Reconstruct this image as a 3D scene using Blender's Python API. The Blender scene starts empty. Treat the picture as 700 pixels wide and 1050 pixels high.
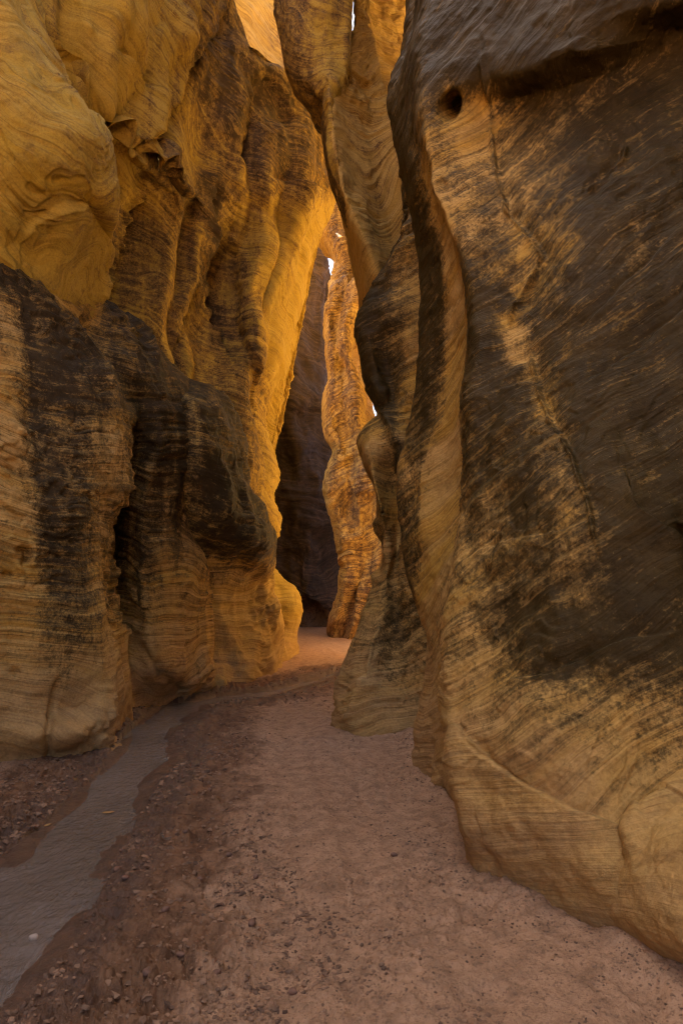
import bpy, math, random
import numpy as np
from mathutils import Vector

rng = np.random.default_rng(7)
random.seed(7)
S = bpy.context.scene
COL = S.collection
R = math.radians

# ------------------------------------------------------------------ camera
CAM_H, PITCH, FPX = 1.5, R(6.1), 700.0
CP, SP = math.cos(PITCH), math.sin(PITCH)
cam_d = bpy.data.cameras.new('camera')
cam_d.sensor_fit = 'HORIZONTAL'
cam_d.sensor_width = 24.0
cam_d.lens = 24.0
cam_d.clip_start = 0.05
cam_d.clip_end = 500
cam = bpy.data.objects.new('camera', cam_d)
cam.location = (0, 0, CAM_H)
cam.rotation_euler = (R(90) + PITCH, 0, 0)
COL.objects.link(cam)
S.camera = cam


def at(px, py, Y=None):
    """a point of the photograph at forward distance Y metres (None: on the canyon floor)"""
    u, v = (px - 350.0) / FPX, (py - 525.0) / FPX
    dz, dy = SP - v * CP, CP + v * SP
    t = (CAM_H / -dz) if Y is None else Y / dy
    return np.array((u * t, dy * t, CAM_H + dz * t))


def project(P):
    x, y, z = P[..., 0], P[..., 1], P[..., 2] - CAM_H
    f = np.maximum(y * CP + z * SP, 1e-3)
    up = -y * SP + z * CP
    px, py = 350 + FPX * x / f, 525 - FPX * up / f
    bad = (y * CP + z * SP) < 0.05
    return np.where(bad, 1e4, px), np.where(bad, 1e4, py)


# ------------------------------------------------------------------ noise
_perm = rng.permutation(512).astype(np.int64)
_perm = np.concatenate([_perm, _perm])
_grad = rng.normal(size=(512, 3))
_grad /= np.linalg.norm(_grad, axis=1)[:, None]


def perlin(P):
    P = np.asarray(P, dtype=np.float64)
    sh = P.shape[:-1]
    P = P.reshape(-1, 3)
    out = np.empty(len(P))
    for a in range(0, len(P), 200000):
        q = P[a:a + 200000]
        i = np.floor(q).astype(np.int64)
        f = q - i
        w = f * f * f * (f * (f * 6 - 15) + 10)
        i &= 511
        r = 0
        for dx in (0, 1):
            for dy in (0, 1):
                for dz in (0, 1):
                    h = _perm[_perm[_perm[(i[:, 0] + dx) & 511] + ((i[:, 1] + dy) & 511)] + ((i[:, 2] + dz) & 511)]
                    g = _grad[h & 511]
                    d = g[:, 0] * (f[:, 0] - dx) + g[:, 1] * (f[:, 1] - dy) + g[:, 2] * (f[:, 2] - dz)
                    ww = (w[:, 0] if dx else 1 - w[:, 0]) * (w[:, 1] if dy else 1 - w[:, 1]) * (w[:, 2] if dz else 1 - w[:, 2])
                    r = r + d * ww
        out[a:a + 200000] = r
    return out.reshape(sh) * 1.6


def fbm(P, oct=4, gain=0.5):
    s, a = 0, 1.0
    for k in range(oct):
        s = s + a * perlin(P * (2.03 ** k) + 17.3 * k)
        a *= gain
    return s


def sstep(a, b, x):
    t = np.clip((x - a) / (b - a), 0, 1)
    return t * t * (3 - 2 * t)


def poly_dist(px, py, poly, signed=False):
    """distance (pixels) from points to a polyline, and the parameter 0..1 along it"""
    best = np.full(px.shape, 1e9)
    bt = np.zeros(px.shape)
    side = np.ones(px.shape)
    n = len(poly) - 1
    for k in range(n):
        ax, ay = poly[k]
        bx, by = poly[k + 1]
        dx, dy = bx - ax, by - ay
        t = np.clip(((px - ax) * dx + (py - ay) * dy) / (dx * dx + dy * dy + 1e-9), 0, 1)
        d = np.hypot(px - ax - t * dx, py - ay - t * dy)
        m = d < best
        best = np.where(m, d, best)
        bt = np.where(m, (k + t) / n, bt)
        if signed:
            side = np.where(m, np.sign(dx * (py - ay) - dy * (px - ax)), side)
    return (best * side, bt) if signed else (best, bt)


def in_poly(px, py, poly):
    ins = np.zeros(px.shape, bool)
    n = len(poly)
    for k in range(n):
        x1, y1 = poly[k]
        x2, y2 = poly[(k + 1) % n]
        c = ((y1 > py) != (y2 > py)) & (px < (x2 - x1) * (py - y1) / (y2 - y1 + 1e-12) + x1)
        ins ^= c
    return ins


# ------------------------------------------------------------------ interpolation
def pchip(T, V, q):
    """monotone cubic through knots; T (n,), V (n, ...), q (m,)"""
    T = np.asarray(T, float)
    V = np.asarray(V, float)
    n = len(T)
    h = np.diff(T)
    hs = h.reshape((-1,) + (1,) * (V.ndim - 1))
    d = np.diff(V, axis=0) / hs
    m = np.zeros_like(V)
    if n == 2:
        m[:] = d[0]
    else:
        h0, h1 = hs[:-1], hs[1:]
        d0, d1 = d[:-1], d[1:]
        w1, w2 = 2 * h1 + h0, h1 + 2 * h0
        same = d0 * d1 > 0
        with np.errstate(divide='ignore', invalid='ignore'):
            hm = (w1 + w2) / (w1 / d0 + w2 / d1)
        lin = (h1 * d0 + h0 * d1) / (h0 + h1)
        m[1:-1] = np.where(same, 0.5 * np.where(np.isfinite(hm), hm, 0) + 0.5 * lin, 0.25 * lin)
        m[0], m[-1] = d[0], d[-1]
    k = np.clip(np.searchsorted(T, q, side='right') - 1, 0, n - 2)
    sh = (-1,) + (1,) * (V.ndim - 1)
    hk = h[k].reshape(sh)
    t = ((q - T[k]) / h[k]).reshape(sh)
    a, b, ma, mb = V[k], V[k + 1], m[k], m[k + 1]
    return ((2 * t ** 3 - 3 * t ** 2 + 1) * a + (t ** 3 - 2 * t ** 2 + t) * hk * ma
            + (-2 * t ** 3 + 3 * t ** 2) * b + (t ** 3 - t ** 2) * hk * mb)


def C(pts, v=0.0):
    """a feature line of a rock face: (px, py, Y[, varnish]) or ('w', x, y, z[, varnish]) from foot to top -> (n, 4)"""
    out = []
    for p in pts:
        if p[0] == 'w':
            q = np.array(p[1:4], float)
            if len(p) > 4:
                v = p[4]
        else:
            q = at(p[0], p[1], p[2])
            if len(p) > 3:
                v = p[3]
        out.append((*q, v))
    return np.array(out)


def between(a, b, f, bulge=0.0, v=None):
    c = a * (1 - f) + b * f
    c[:, 1] -= bulge
    if v is not None:
        c[:, 3] = v
    return c


def shift(c, dx, dy, dz=0.0):
    c = c.copy()
    c[:, 0] += dx
    c[:, 1] += dy
    c[:, 2] += dz
    return c


def extend(c, foot=True, top=None, back=None, under=None):
    if foot:
        f = c[0].copy()
        f[2] -= 0.35
        c = np.vstack([f, c])
    if under is not None:
        f = c[0].copy()
        f[:3] += under
        c = np.vstack([f, c])
    if top is not None:
        zt, lx, ly = top
        f = c[-1].copy()
        dz = max(zt - f[2], 0.8)
        g = f.copy()
        g[:3] += (lx * dz, ly * dz, dz)
        g2 = g.copy()
        g2[0] += 4 * np.sign(lx)
        g2[2] += 0.4
        c = np.vstack([c, g, g2])
    if back is not None:
        f = c[-1].copy()
        f[:3] += back
        c = np.vstack([c, f])
    return c


def link_mesh(name, V, F, mat, attrs=None, smooth=True, parent=None):
    me = bpy.data.meshes.new(name)
    V = np.asarray(V, np.float32)
    F = np.asarray(F, np.int32)
    n = F.shape[1]
    me.vertices.add(len(V))
    me.vertices.foreach_set('co', V.ravel())
    me.loops.add(F.size)
    me.loops.foreach_set('vertex_index', F.ravel())
    me.polygons.add(len(F))
    me.polygons.foreach_set('loop_start', np.arange(0, F.size, n, dtype=np.int32))
    me.polygons.foreach_set('use_smooth', np.full(len(F), smooth))
    for k, a in (attrs or {}).items():
        at_ = me.attributes.new(k, 'FLOAT', 'POINT')
        at_.data.foreach_set('value', np.asarray(a, np.float32).ravel())
    me.update(calc_edges=True)
    me.validate()
    o = bpy.data.objects.new(name, me)
    if mat:
        me.materials.append(mat)
    o.parent = parent
    COL.objects.link(o)
    return o


def grid_faces(nv, nu, flip=False):
    i = np.arange(nv * nu).reshape(nv, nu)
    f = np.stack([i[:-1, :-1], i[:-1, 1:], i[1:, 1:], i[1:, :-1]], -1).reshape(-1, 4)
    return f[:, ::-1] if flip else f


def tag(o, label, cat, group=None, kind=None):
    o['label'] = label
    o['category'] = cat
    if group:
        o['group'] = group
    if kind:
        o['kind'] = kind
    return o


STEP = 1.35


def grid_normals(G):
    du = np.gradient(G, axis=1)
    dv = np.gradient(G, axis=0)
    N = np.cross(du, dv)
    return N / (np.linalg.norm(N, axis=-1, keepdims=True) + 1e-12)


def rock(name, cols, mat, dip=(0.0, 0.0), rough=1.0, strokes=(), stains=(), und=0.10, ledge=1.0, pits=(), crack=0.0,
         step=STEP, sets=None, steps=(), warp_k=1.0, scallop=0.0, sc=(0.9, 0.9, 0.5), spall=0.03, hold=(), hold_w=16.0):
    """a rock face lofted through feature lines, then worn: undulation, ledges along the bedding, cracks and pits"""
    npar = 260
    rows = []
    sp = np.linspace(0, 1, npar)
    for c in cols:
        d = np.diff(c[:, :3], axis=0)
        L = np.abs(d[:, 2]) + 0.45 * np.hypot(d[:, 0], d[:, 1]) + 1e-4
        T = np.concatenate([[0], np.cumsum(L)])
        T /= T[-1]
        rows.append(pchip(T, c, sp))
    A = np.stack(rows, 0)                                   # (ncol, npar, 4)
    g = np.linalg.norm(np.diff(A[..., :3], axis=0), axis=-1).mean(1) ** 0.6
    U = np.concatenate([[0], np.cumsum(g)])
    U /= U[-1]
    up = np.linspace(0, 1, 300)
    B = pchip(U, A, up)                                     # (300, npar, 4)
    px, py = project(B[..., :3])
    w = ((px > -60) & (px < 760) & (py > -70) & (py < 1110)).astype(float)
    def count(axis):
        dx, dy = np.diff(px, axis=axis), np.diff(py, axis=axis)
        ww = w[1:] if axis == 0 else w[:, 1:]
        l = np.minimum(np.hypot(dx, dy), 60) * (0.02 + ww)
        l = np.percentile(l, 80, axis=1 - axis)
        world = np.linalg.norm(np.diff(B[..., :3], axis=axis), axis=-1).mean(1 - axis)
        return l / step + world / 0.35
    cu = np.concatenate([[0], np.cumsum(count(0))])
    cv = np.concatenate([[0], np.cumsum(count(1))])
    nu, nv = int(min(max(cu[-1], 40), 900)), int(min(max(cv[-1], 60), 1300))
    uq = np.interp(np.linspace(0, cu[-1], nu), cu, up)
    vq = np.interp(np.linspace(0, cv[-1], nv), cv, sp)
    G4 = pchip(U, pchip(sp, np.swapaxes(A, 0, 1), vq).swapaxes(0, 1), uq).swapaxes(0, 1)   # (nv, nu, 4)
    G, varn = G4[..., :3].copy(), G4[..., 3].copy()
    N = grid_normals(G)
    px, py = project(G)
    inn = (px > 0) & (px < 700) & (py > 0) & (py < 1050)
    view = np.array((0, 0, CAM_H)) - G
    sgn = 1.0 if (N * view).sum(-1)[inn].sum() >= 0 else -1.0
    N = N * sgn
    # bedding coordinate: tilted, gently warped planes
    P = G
    dx_, dy_ = dip
    warp = warp_k * (0.30 * fbm(P * 0.45 + 3.1, 2) + 0.05 * fbm(P * 1.7 + 9.0, 2))
    bed = P[..., 2] + dx_ * P[..., 0] + dy_ * P[..., 1] + warp
    if sets:                                                # crossbed sets: other dips below/above set boundaries
        for poly, (sx, sy) in sets:
            m = in_poly(px, py, poly)
            alt = P[..., 2] + sx * P[..., 0] + sy * P[..., 1] + 0.5 * warp + 40.0
            bed = np.where(m, alt, bed)
    # low undulation
    Pn = P.copy()
    disp = und * fbm(P * np.array((0.9, 0.9, 0.55)) + 5.0, 3) * 0.55
    disp += und * 0.30 * perlin(P * np.array((2.6, 2.6, 1.3)) + 31.0)
    if scallop:                                              # water worn hollows meeting in crests
        w3 = P + 0.25 * np.stack([perlin(P * 0.8 + 61), perlin(P * 0.8 + 67), perlin(P * 0.8 + 73)], -1)
        a1 = np.sqrt(perlin(w3 * np.array(sc) + 21.0) ** 2 + 0.0025)
        a2 = np.sqrt(perlin(w3 * np.array(sc) * 2.3 + 27.0) ** 2 + 0.004)
        disp += scallop * (0.35 - a1) + 0.3 * scallop * (0.3 - a2)
    if hold:                                                 # keep the crest lines where they were traced
        km = np.ones_like(disp)
        for ci in hold:
            qx, qy = project(cols[ci][:, :3])
            pl = [(a_, b_) for a_, b_ in zip(qx, qy) if abs(a_) < 3000 and abs(b_) < 3000]
            d, _ = poly_dist(px, py, pl)
            km = np.minimum(km, 1 - 0.85 * np.exp(-(d / hold_w) ** 2))
        disp *= km
    lateral = np.stack([bed * 1.0, P[..., 0] * 0.35, P[..., 1] * 0.35], -1)
    l1 = perlin(lateral * np.array((4.5, 1, 1)))
    l2 = perlin(lateral * np.array((13.0, 2, 2)) + 7)
    l3 = perlin(lateral * np.array((34.0, 4, 4)) + 13)
    l4 = perlin(lateral * np.array((80.0, 8, 8)) + 19)
    mod = 0.35 + 0.9 * sstep(-0.35, 0.6, perlin(P * 0.8 + 50.0))
    disp += ledge * mod * (0.016 * l1 + 0.009 * np.where(l2 > 0, l2, 1.8 * l2) + 0.0045 * np.where(l3 > 0, l3, 1.9 * l3) + 0.002 * l4)
    disp += rough * 0.012 * fbm(P * 7.0, 3)
    if spall:                                                # broken flakes: flat plates with sharp risers
        q = 3.2 * fbm(np.stack([P[..., 0] * 1.5, P[..., 1] * 1.5, bed * 2.2], -1) + 33.0, 3)
        fl = np.floor(q)
        disp += spall * (fl + sstep(0.0, 0.14, q - fl)) * sstep(-0.15, 0.35, perlin(P * 0.7 + 101.0))
    if crack:
        n = perlin(P * 1.3 + 71.0) + 0.35 * perlin(P * 4.1 + 5)
        disp -= crack * np.exp(-(n / 0.035) ** 2) * sstep(0.0, 0.4, perlin(P * 0.6 + 11))
    edge = np.ones_like(disp)
    for poly, wd, dep, dv in steps:                          # one side of the line stands proud and fades away from it
        xs, ys = [p[0] for p in poly], [p[1] for p in poly]
        reach = wd * 3.5
        m = (px > min(xs) - reach) & (px < max(xs) + reach) & (py > min(ys) - reach) & (py < max(ys) + reach)
        if not m.any():
            continue
        jx = px[m] + 4.0 * perlin(P[m] * 4.0) + 1.2 * perlin(P[m] * 17)
        jy = py[m] + 4.0 * perlin(P[m] * 4.0 + 40) + 1.2 * perlin(P[m] * 17 + 9)
        d, t = poly_dist(jx, jy, poly, True)
        fade = sstep(0, 0.3, t) * sstep(0, 0.3, 1 - t)
        k = sstep(-1.2, 1.6, d) * np.exp(-np.maximum(d, 0) / wd) * sstep(reach, reach * .6, np.abs(d)) * fade
        disp[m] += dep * k
        varn[m] = varn[m] + dv * np.exp(-(d / (0.3 * wd)) ** 2) * fade
    for poly, wd, dep, dv in strokes:
        xs, ys = [p[0] for p in poly], [p[1] for p in poly]
        m = (px > min(xs) - 5 * wd) & (px < max(xs) + 5 * wd) & (py > min(ys) - 5 * wd) & (py < max(ys) + 5 * wd)
        if not m.any():
            continue
        jx = px[m] + 3.0 * perlin(P[m] * 6.0)
        jy = py[m] + 3.0 * perlin(P[m] * 6.0 + 40)
        d, t = poly_dist(jx, jy, poly)
        fade = sstep(0, 0.12, t) * sstep(0, 0.12, 1 - t)
        k = np.exp(-(d / wd) ** 2) * fade
        disp[m] += dep * k
        varn[m] = varn[m] + dv * k
    for poly, soft, amt in stains:
        m = in_poly(px + 10 * perlin(P * 2.2 + 3), py + 14 * perlin(P * 2.2 + 23), poly)
        d, _ = poly_dist(px, py, list(poly) + [poly[0]])
        k = np.where(m, 0.5 + 0.5 * np.clip(d / soft, 0, 1), 0.5 - 0.5 * np.clip(d / soft, 0, 1))
        varn = varn * (1 - k) + amt * k
    pitv = 0.0
    for (cx, cy, r1, r2, ang, dep) in pits:
        ca, sa = math.cos(ang), math.sin(ang)
        ex = ((px - cx) * ca + (py - cy) * sa) / r1
        ey = (-(px - cx) * sa + (py - cy) * ca) / r2
        k = dep * np.exp(-(ex ** 2 + ey ** 2) ** 1.8)
        into = at(cx, cy, 1.0) - np.array((0, 0, CAM_H)) + np.array((0.25, 0, 0.05))
        pitv = pitv + k[..., None] * into / np.linalg.norm(into)
    G = G + N * disp[..., None] + pitv
    flip = sgn < 0
    o = link_mesh(name, G.reshape(-1, 3), grid_faces(nv, nu, flip), mat,
                  {'bed': bed, 'varn': varn})
    return o


# ------------------------------------------------------------------ materials
def nodes(name):
    m = bpy.data.materials.new(name)
    m.use_nodes = True
    nt = m.node_tree
    nt.nodes.clear()
    return m, nt


class NT:
    def __init__(self, nt):
        self.nt = nt

    def n(self, t, **kw):
        nd = self.nt.nodes.new(t)
        for k, v in kw.items():
            setattr(nd, k, v)
        return nd

    def l(self, a, b):
        self.nt.links.new(a, b)

    def val(self, x, sock):
        if isinstance(x, (int, float)):
            sock.default_value = x
        elif isinstance(x, tuple):
            sock.default_value = x if len(sock.default_value) == len(x) else (*x, 1.0)
        else:
            self.l(x, sock)

    def math(self, op, a, b=0.0, clamp=False):
        nd = self.n('ShaderNodeMath', operation=op, use_clamp=clamp)
        self.val(a, nd.inputs[0])
        self.val(b, nd.inputs[1])
        return nd.outputs[0]

    def smooth(self, x, lo, hi):
        nd = self.n('ShaderNodeMapRange', interpolation_type='SMOOTHSTEP')
        self.val(x, nd.inputs['Value'])
        nd.inputs['From Min'].default_value = lo
        nd.inputs['From Max'].default_value = hi
        return nd.outputs[0]

    def mix(self, f, a, b):
        nd = self.n('ShaderNodeMix', data_type='RGBA')
        self.val(f, nd.inputs[0])
        self.val(a, nd.inputs[6])
        self.val(b, nd.inputs[7])
        return nd.outputs[2]

    def noise(self, vec, scale, detail=4, rough=0.55, dist=0.0):
        nd = self.n('ShaderNodeTexNoise')
        self.l(vec, nd.inputs['Vector'])
        nd.inputs['Scale'].default_value = scale
        nd.inputs['Detail'].default_value = detail
        nd.inputs['Roughness'].default_value = rough
        nd.inputs['Distortion'].default_value = dist
        return nd.outputs['Fac']

    def attr(self, name):
        return self.n('ShaderNodeAttribute', attribute_name=name).outputs['Fac']

    def xyz(self, a, b, c):
        nd = self.n('ShaderNodeCombineXYZ')
        for k, v in enumerate((a, b, c)):
            self.val(v, nd.inputs[k])
        return nd.outputs[0]


def rock_material(name, pale, gold, brown, dark, stain=(0.155, 0.098, 0.030), bump=1.0, varn_gain=1.0, pink=0.0, fine=1.0, streak_k=1.3, lam=1.0):
    """cross bedded sandstone: thin laminae along the 'bed' coordinate, desert varnish and seeps where 'varn' says"""
    m, nt = nodes(name)
    t = NT(nt)
    geo = t.n('ShaderNodeTexCoord').outputs['Object']
    sep = t.n('ShaderNodeSeparateXYZ')
    t.l(geo, sep.inputs[0])
    X, Y, Z = sep.outputs
    bed, varn = t.attr('bed'), t.attr('varn')
    lat = t.xyz(bed, t.math('MULTIPLY', X, 0.022), t.math('MULTIPLY', Y, 0.022))
    n_w = t.noise(lat, 3.0, 5, 0.6)                      # broad beds
    n_m = t.noise(lat, 16.0, 4, 0.6)                     # laminae
    n_f = t.noise(lat, 60.0 * fine, 3, 0.6)              # fine laminae
    blot = t.noise(geo, 1.1, 5, 0.6)
    grain = t.noise(geo, 45.0, 4, 0.65)
    streak = t.noise(t.xyz(t.math('MULTIPLY', X, 2.6), t.math('MULTIPLY', Y, 2.6), t.math('MULTIPLY', Z, 0.28)), 1.6, 6, 0.62, 0.3)
    patch = t.noise(geo, 10.0, 8, 0.72, 0.3)
    c = t.mix(t.smooth(n_w, 0.36, 0.66), pale, gold)
    c = t.mix(t.math('MULTIPLY', t.smooth(n_m, 0.50, 0.62), 0.62 * lam), c, brown)
    c = t.mix(t.math('MULTIPLY', t.smooth(n_f, 0.53, 0.61), 0.55 * lam), c, tuple(x * 0.55 for x in brown))
    c = t.mix(t.math('MULTIPLY', t.smooth(n_f, 0.44, 0.36), 0.35 * lam), c, tuple(min(1, x * 1.2) for x in pale))
    c = t.mix(t.math('MULTIPLY', t.smooth(blot, 0.45, 0.75), 0.5), c, gold)
    rust = t.noise(geo, 2.6, 6, 0.68, 0.5)
    c = t.mix(t.math('MULTIPLY', t.smooth(rust, 0.50, 0.68), 0.45), c, brown)
    # silt washed on the lowest metre
    silt = t.math('MULTIPLY', t.math('SUBTRACT', 1.0, t.smooth(t.math('ADD', Z, t.math('MULTIPLY', blot, 1.2)), 0.55, 2.0), True), 0.55)
    c = t.mix(silt, c, (0.36, 0.215, 0.11))
    # varnish
    f = t.math('MULTIPLY', varn, varn_gain)
    f = t.math('ADD', f, t.math('MULTIPLY', t.math('SUBTRACT', streak, 0.5), streak_k))
    f = t.math('ADD', f, t.math('MULTIPLY', t.math('SUBTRACT', patch, 0.5), 1.5))
    f = t.math('ADD', f, t.math('MULTIPLY', t.math('SUBTRACT', n_m, 0.5), 0.9))
    f = t.math('ADD', f, t.math('MULTIPLY', t.math('SUBTRACT', n_f, 0.5), 0.5))
    f = t.math('ADD', f, t.math('MULTIPLY', t.math('SUBTRACT', t.noise(geo, 46.0, 5, 0.72), 0.5), 1.25))
    on = t.smooth(varn, 0.0, 0.18)
    f1 = t.math('MULTIPLY', t.smooth(f, 0.12, 0.62), on)
    fleck = t.noise(t.xyz(t.math('MULTIPLY', bed, 1.0), t.math('MULTIPLY', X, 0.13), t.math('MULTIPLY', Y, 0.13)), 22.0, 5, 0.7)
    f = t.math('SUBTRACT', f, t.math('MULTIPLY', t.smooth(fleck, 0.52, 0.68), 0.38))
    f = t.math('MULTIPLY', t.smooth(f, 0.36, 0.94), on)
    f = t.math('MULTIPLY', f, 0.97)
    dk = t.mix(t.smooth(t.noise(geo, 3.3, 5, 0.6), 0.35, 0.7), dark, tuple(min(1, x * 1.7) for x in dark))
    c = t.mix(t.math('MULTIPLY', f1, 0.8), c, stain)
    c = t.mix(f, c, dk)
    # lichen specks
    vor = t.noise(geo, 85.0, 2, 0.5)
    spk = t.math('MULTIPLY', t.smooth(vor, 0.72, 0.76), t.math('MULTIPLY', f, 0.55))
    c = t.mix(spk, c, (0.30, 0.21, 0.09))
    hsv = t.n('ShaderNodeHueSaturation')
    t.l(c, hsv.inputs['Color'])
    t.l(t.math('ADD', 0.52, t.math('MULTIPLY', grain, 0.96)), hsv.inputs['Value'])
    bsdf = t.n('ShaderNodeBsdfPrincipled')
    t.l(hsv.outputs[0], bsdf.inputs['Base Color'])
    t.l(t.math('SUBTRACT', 0.86, t.math('MULTIPLY', f, 0.34)), bsdf.inputs['Roughness'])
    t.l(t.math('SUBTRACT', 0.2, t.math('MULTIPLY', f, 0.12)), bsdf.inputs['Specular IOR Level'])
    h = t.math('ADD', t.math('MULTIPLY', n_m, 1.0), t.math('MULTIPLY', n_f, 0.40))
    h = t.math('ADD', h, t.math('MULTIPLY', grain, 0.45))
    h = t.math('ADD', h, t.math('MULTIPLY', patch, 0.5))
    b = t.n('ShaderNodeBump')
    b.inputs['Strength'].default_value = 0.55 * bump
    b.inputs['Distance'].default_value = 0.03
    t.l(h, b.inputs['Height'])
    t.l(b.outputs[0], bsdf.inputs['Normal'])
    out = t.n('ShaderNodeOutputMaterial')
    t.l(bsdf.outputs[0], out.inputs[0])
    return m


PALE, GOLD, BROWN, DARK = (0.47, 0.29, 0.092), (0.42, 0.24, 0.040), (0.19, 0.10, 0.022), (0.031, 0.020, 0.006)
M_near = rock_material('varnished_sandstone', PALE, GOLD, BROWN, DARK, streak_k=0.8, varn_gain=1.24, lam=.7, stain=(0.125, 0.077, 0.022))
M_left = rock_material('streaked_sandstone', (0.50, 0.32, 0.11), (0.45, 0.26, 0.05), BROWN, (0.030, 0.020, 0.009), lam=.75)
M_gold = rock_material('golden_sandstone', (0.44, 0.30, 0.060), (0.40, 0.256, 0.030), (0.17, 0.095, 0.015), (0.045, 0.028, 0.012), stain=(0.19, 0.105, 0.035), bump=0.6, fine=0.5, lam=.5)
M_gold_stained = rock_material('stained_golden_sandstone', (0.54, 0.36, 0.11), (0.50, 0.30, 0.05), (0.24, 0.13, 0.025), (0.030, 0.020, 0.009), lam=.65)
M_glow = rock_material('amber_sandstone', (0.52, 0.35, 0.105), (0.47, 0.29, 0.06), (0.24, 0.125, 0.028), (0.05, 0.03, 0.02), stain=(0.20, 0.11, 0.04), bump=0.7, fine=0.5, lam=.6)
M_bounce = rock_material('bounce_sandstone', (0.68, 0.47, 0.20), (0.64, 0.43, 0.15), (0.50, 0.30, 0.09), (0.05, 0.03, 0.02), fine=0.5)  # albedo raised to strengthen the light bounced off the unseen wall
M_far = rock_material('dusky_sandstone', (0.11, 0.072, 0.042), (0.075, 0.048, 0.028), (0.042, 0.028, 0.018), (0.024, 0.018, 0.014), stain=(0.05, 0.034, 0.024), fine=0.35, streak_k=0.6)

# ------------------------------------------------------------------ the rock faces
RT = (16.0, 0.06, 0.0)     # rim height and lean of the right side
# near right wall
r1 = [
    [('w', 4.0, -6, 0, .6), ('w', 4.1, -6, 3), ('w', 4.6, -6, 7)],
    [('w', 2.3, 0.6, 0, .3), ('w', 2.25, 0.7, 1.2, .5), ('w', 2.6, 0.9, 3.5, .9), ('w', 3.4, 1.2, 6.5)],
    [('w', 1.78, 2.75, 0, 0), (760, 850, 2.95, .2), (760, 700, 3.1, .6), (760, 550, 3.3, .9), (760, 400, 3.5), (760, 200, 3.9), (760, 10, 4.2), (760, -40, 3.98), (760, -150, 4.25)],
    [(690, 985, None, 0), (690, 850, 3.05, .2), (690, 760, 3.1, .3), (690, 680, 3.15, .55), (690, 560, 3.3, .9), (690, 400, 3.6, .95), (690, 200, 4.0, .95), (690, 30, 4.28, .9), (690, 4, 4.08, .95), (690, -150, 4.16)],
    [(620, 962, None, 0), (620, 900, 3.02, 0), (620, 840, 3.08, .1), (620, 760, 3.15, .2), (620, 680, 3.25, .5), (610, 560, 3.4, .8), (605, 400, 3.75, .85), (600, 200, 4.2, .8), (600, 78, 4.43, .75), (600, 54, 4.22, .95), (600, 0, 4.24, .95), (600, -150, 4.32)],
    [(560, 938, None, 0), (560, 860, 3.2, 0), (560, 780, 3.25, .12), (555, 680, 3.4, .4), (550, 560, 3.6, .7), (548, 430, 3.9, .7), (545, 300, 4.25, .7), (540, 180, 4.5, .55), (540, 96, 4.72, .8), (540, 74, 4.50, .95), (540, 10, 4.53, .95), (540, -100, 4.62)],
    [(510, 915, None, 0), (505, 850, 3.45, 0), (500, 780, 3.5, .1), (500, 690, 3.65, .3), (500, 600, 3.8, .5), (510, 500, 3.95, .6), (512, 400, 4.1, .75), (515, 300, 4.35, .65), (505, 200, 4.6, .45), (495, 104, 4.85, .5), (495, 82, 4.74, .95), (490, 10, 4.84, .95), (490, -100, 5.0)],
    [(480, 890, None, 0), (468, 840, 3.75, 0), (455, 770, 3.85, .05), (452, 700, 4.0, .1), (455, 640, 4.1, .25), (463, 580, 4.15, .35), (475, 500, 4.25, .55), (470, 415, 4.35, .7), (480, 370, 4.4, .75), (480, 310, 4.5, .75), (470, 260, 4.6, .5), (450, 210, 4.7, .2), (441, 185, 4.8, .2), (438, 150, 4.9, .3), (432, 110, 5.0, .4), (428, 50, 5.25, .8), (434, 0, 5.45, .9), (434, -100, 5.75)],
    [(462, 825, None, 0), (458, 770, 4.9, 0), (456, 700, 4.95, .1), (452, 640, 5.0, .2), (457, 600, 4.95, .2), (472, 540, 5.0, .2), (478, 480, 5.05, .1), (472, 440, 5.1, .05), (472, 400, 5.1, 0), (476, 350, 5.1, 0), (472, 290, 5.15, 0), (458, 230, 5.2, 0), (444, 200, 5.2, .1), (432, 160, 5.25, .4), (421, 110, 5.4, .7), (418, 60, 5.6, .9), (428, 10, 5.75, .9), (428, -100, 6)],
    [(440, 806, None, 0), (438, 750, 5.35, 0), (442, 700, 5.4, .05), (440, 660, 5.45, .2), (432, 610, 5.5, .4), (432, 560, 5.5, .45), (436, 500, 5.55, .35), (440, 450, 5.55, .2), (450, 410, 5.5, .3), (454, 350, 5.5, .55), (448, 290, 5.5, .7), (436, 230, 5.5, .7), (422, 180, 5.55, .8), (411, 130, 5.7, .9), (409, 85, 5.85, .95), (424, 30, 5.95, .95), (427, -20, 6.05), (424, -100, 6.2)],
    [(422, 788, None, 0), (424, 750, 5.75, 0), (435, 695, 5.75, 0), (438, 660, 5.8, .15), (428, 625, 5.8, .4), (414, 580, 5.85, .5), (410, 530, 5.9, .5), (407, 490, 5.9, .4), (415, 450, 5.9, .3), (424, 410, 5.85, .4), (428, 350, 5.85, .7), (430, 290, 5.85, .8), (425, 240, 5.9, .85), (412, 180, 5.95, .9), (403, 140, 6, .95), (397, 100, 6.05, .95), (402, 75, 6.1, .95), (414, 50, 6.1, .95), (424, 20, 6.15, .95), (424, -20, 6.2), (420, -100, 6.4)],
]
r1 = [C(c) for c in r1]
r1 += [shift(r1[-1], .30, .45), shift(r1[-1], 1.3, .9), shift(r1[-1], 5.0, .9)]
r1 = [extend(c, top=RT) for c in r1]
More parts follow.
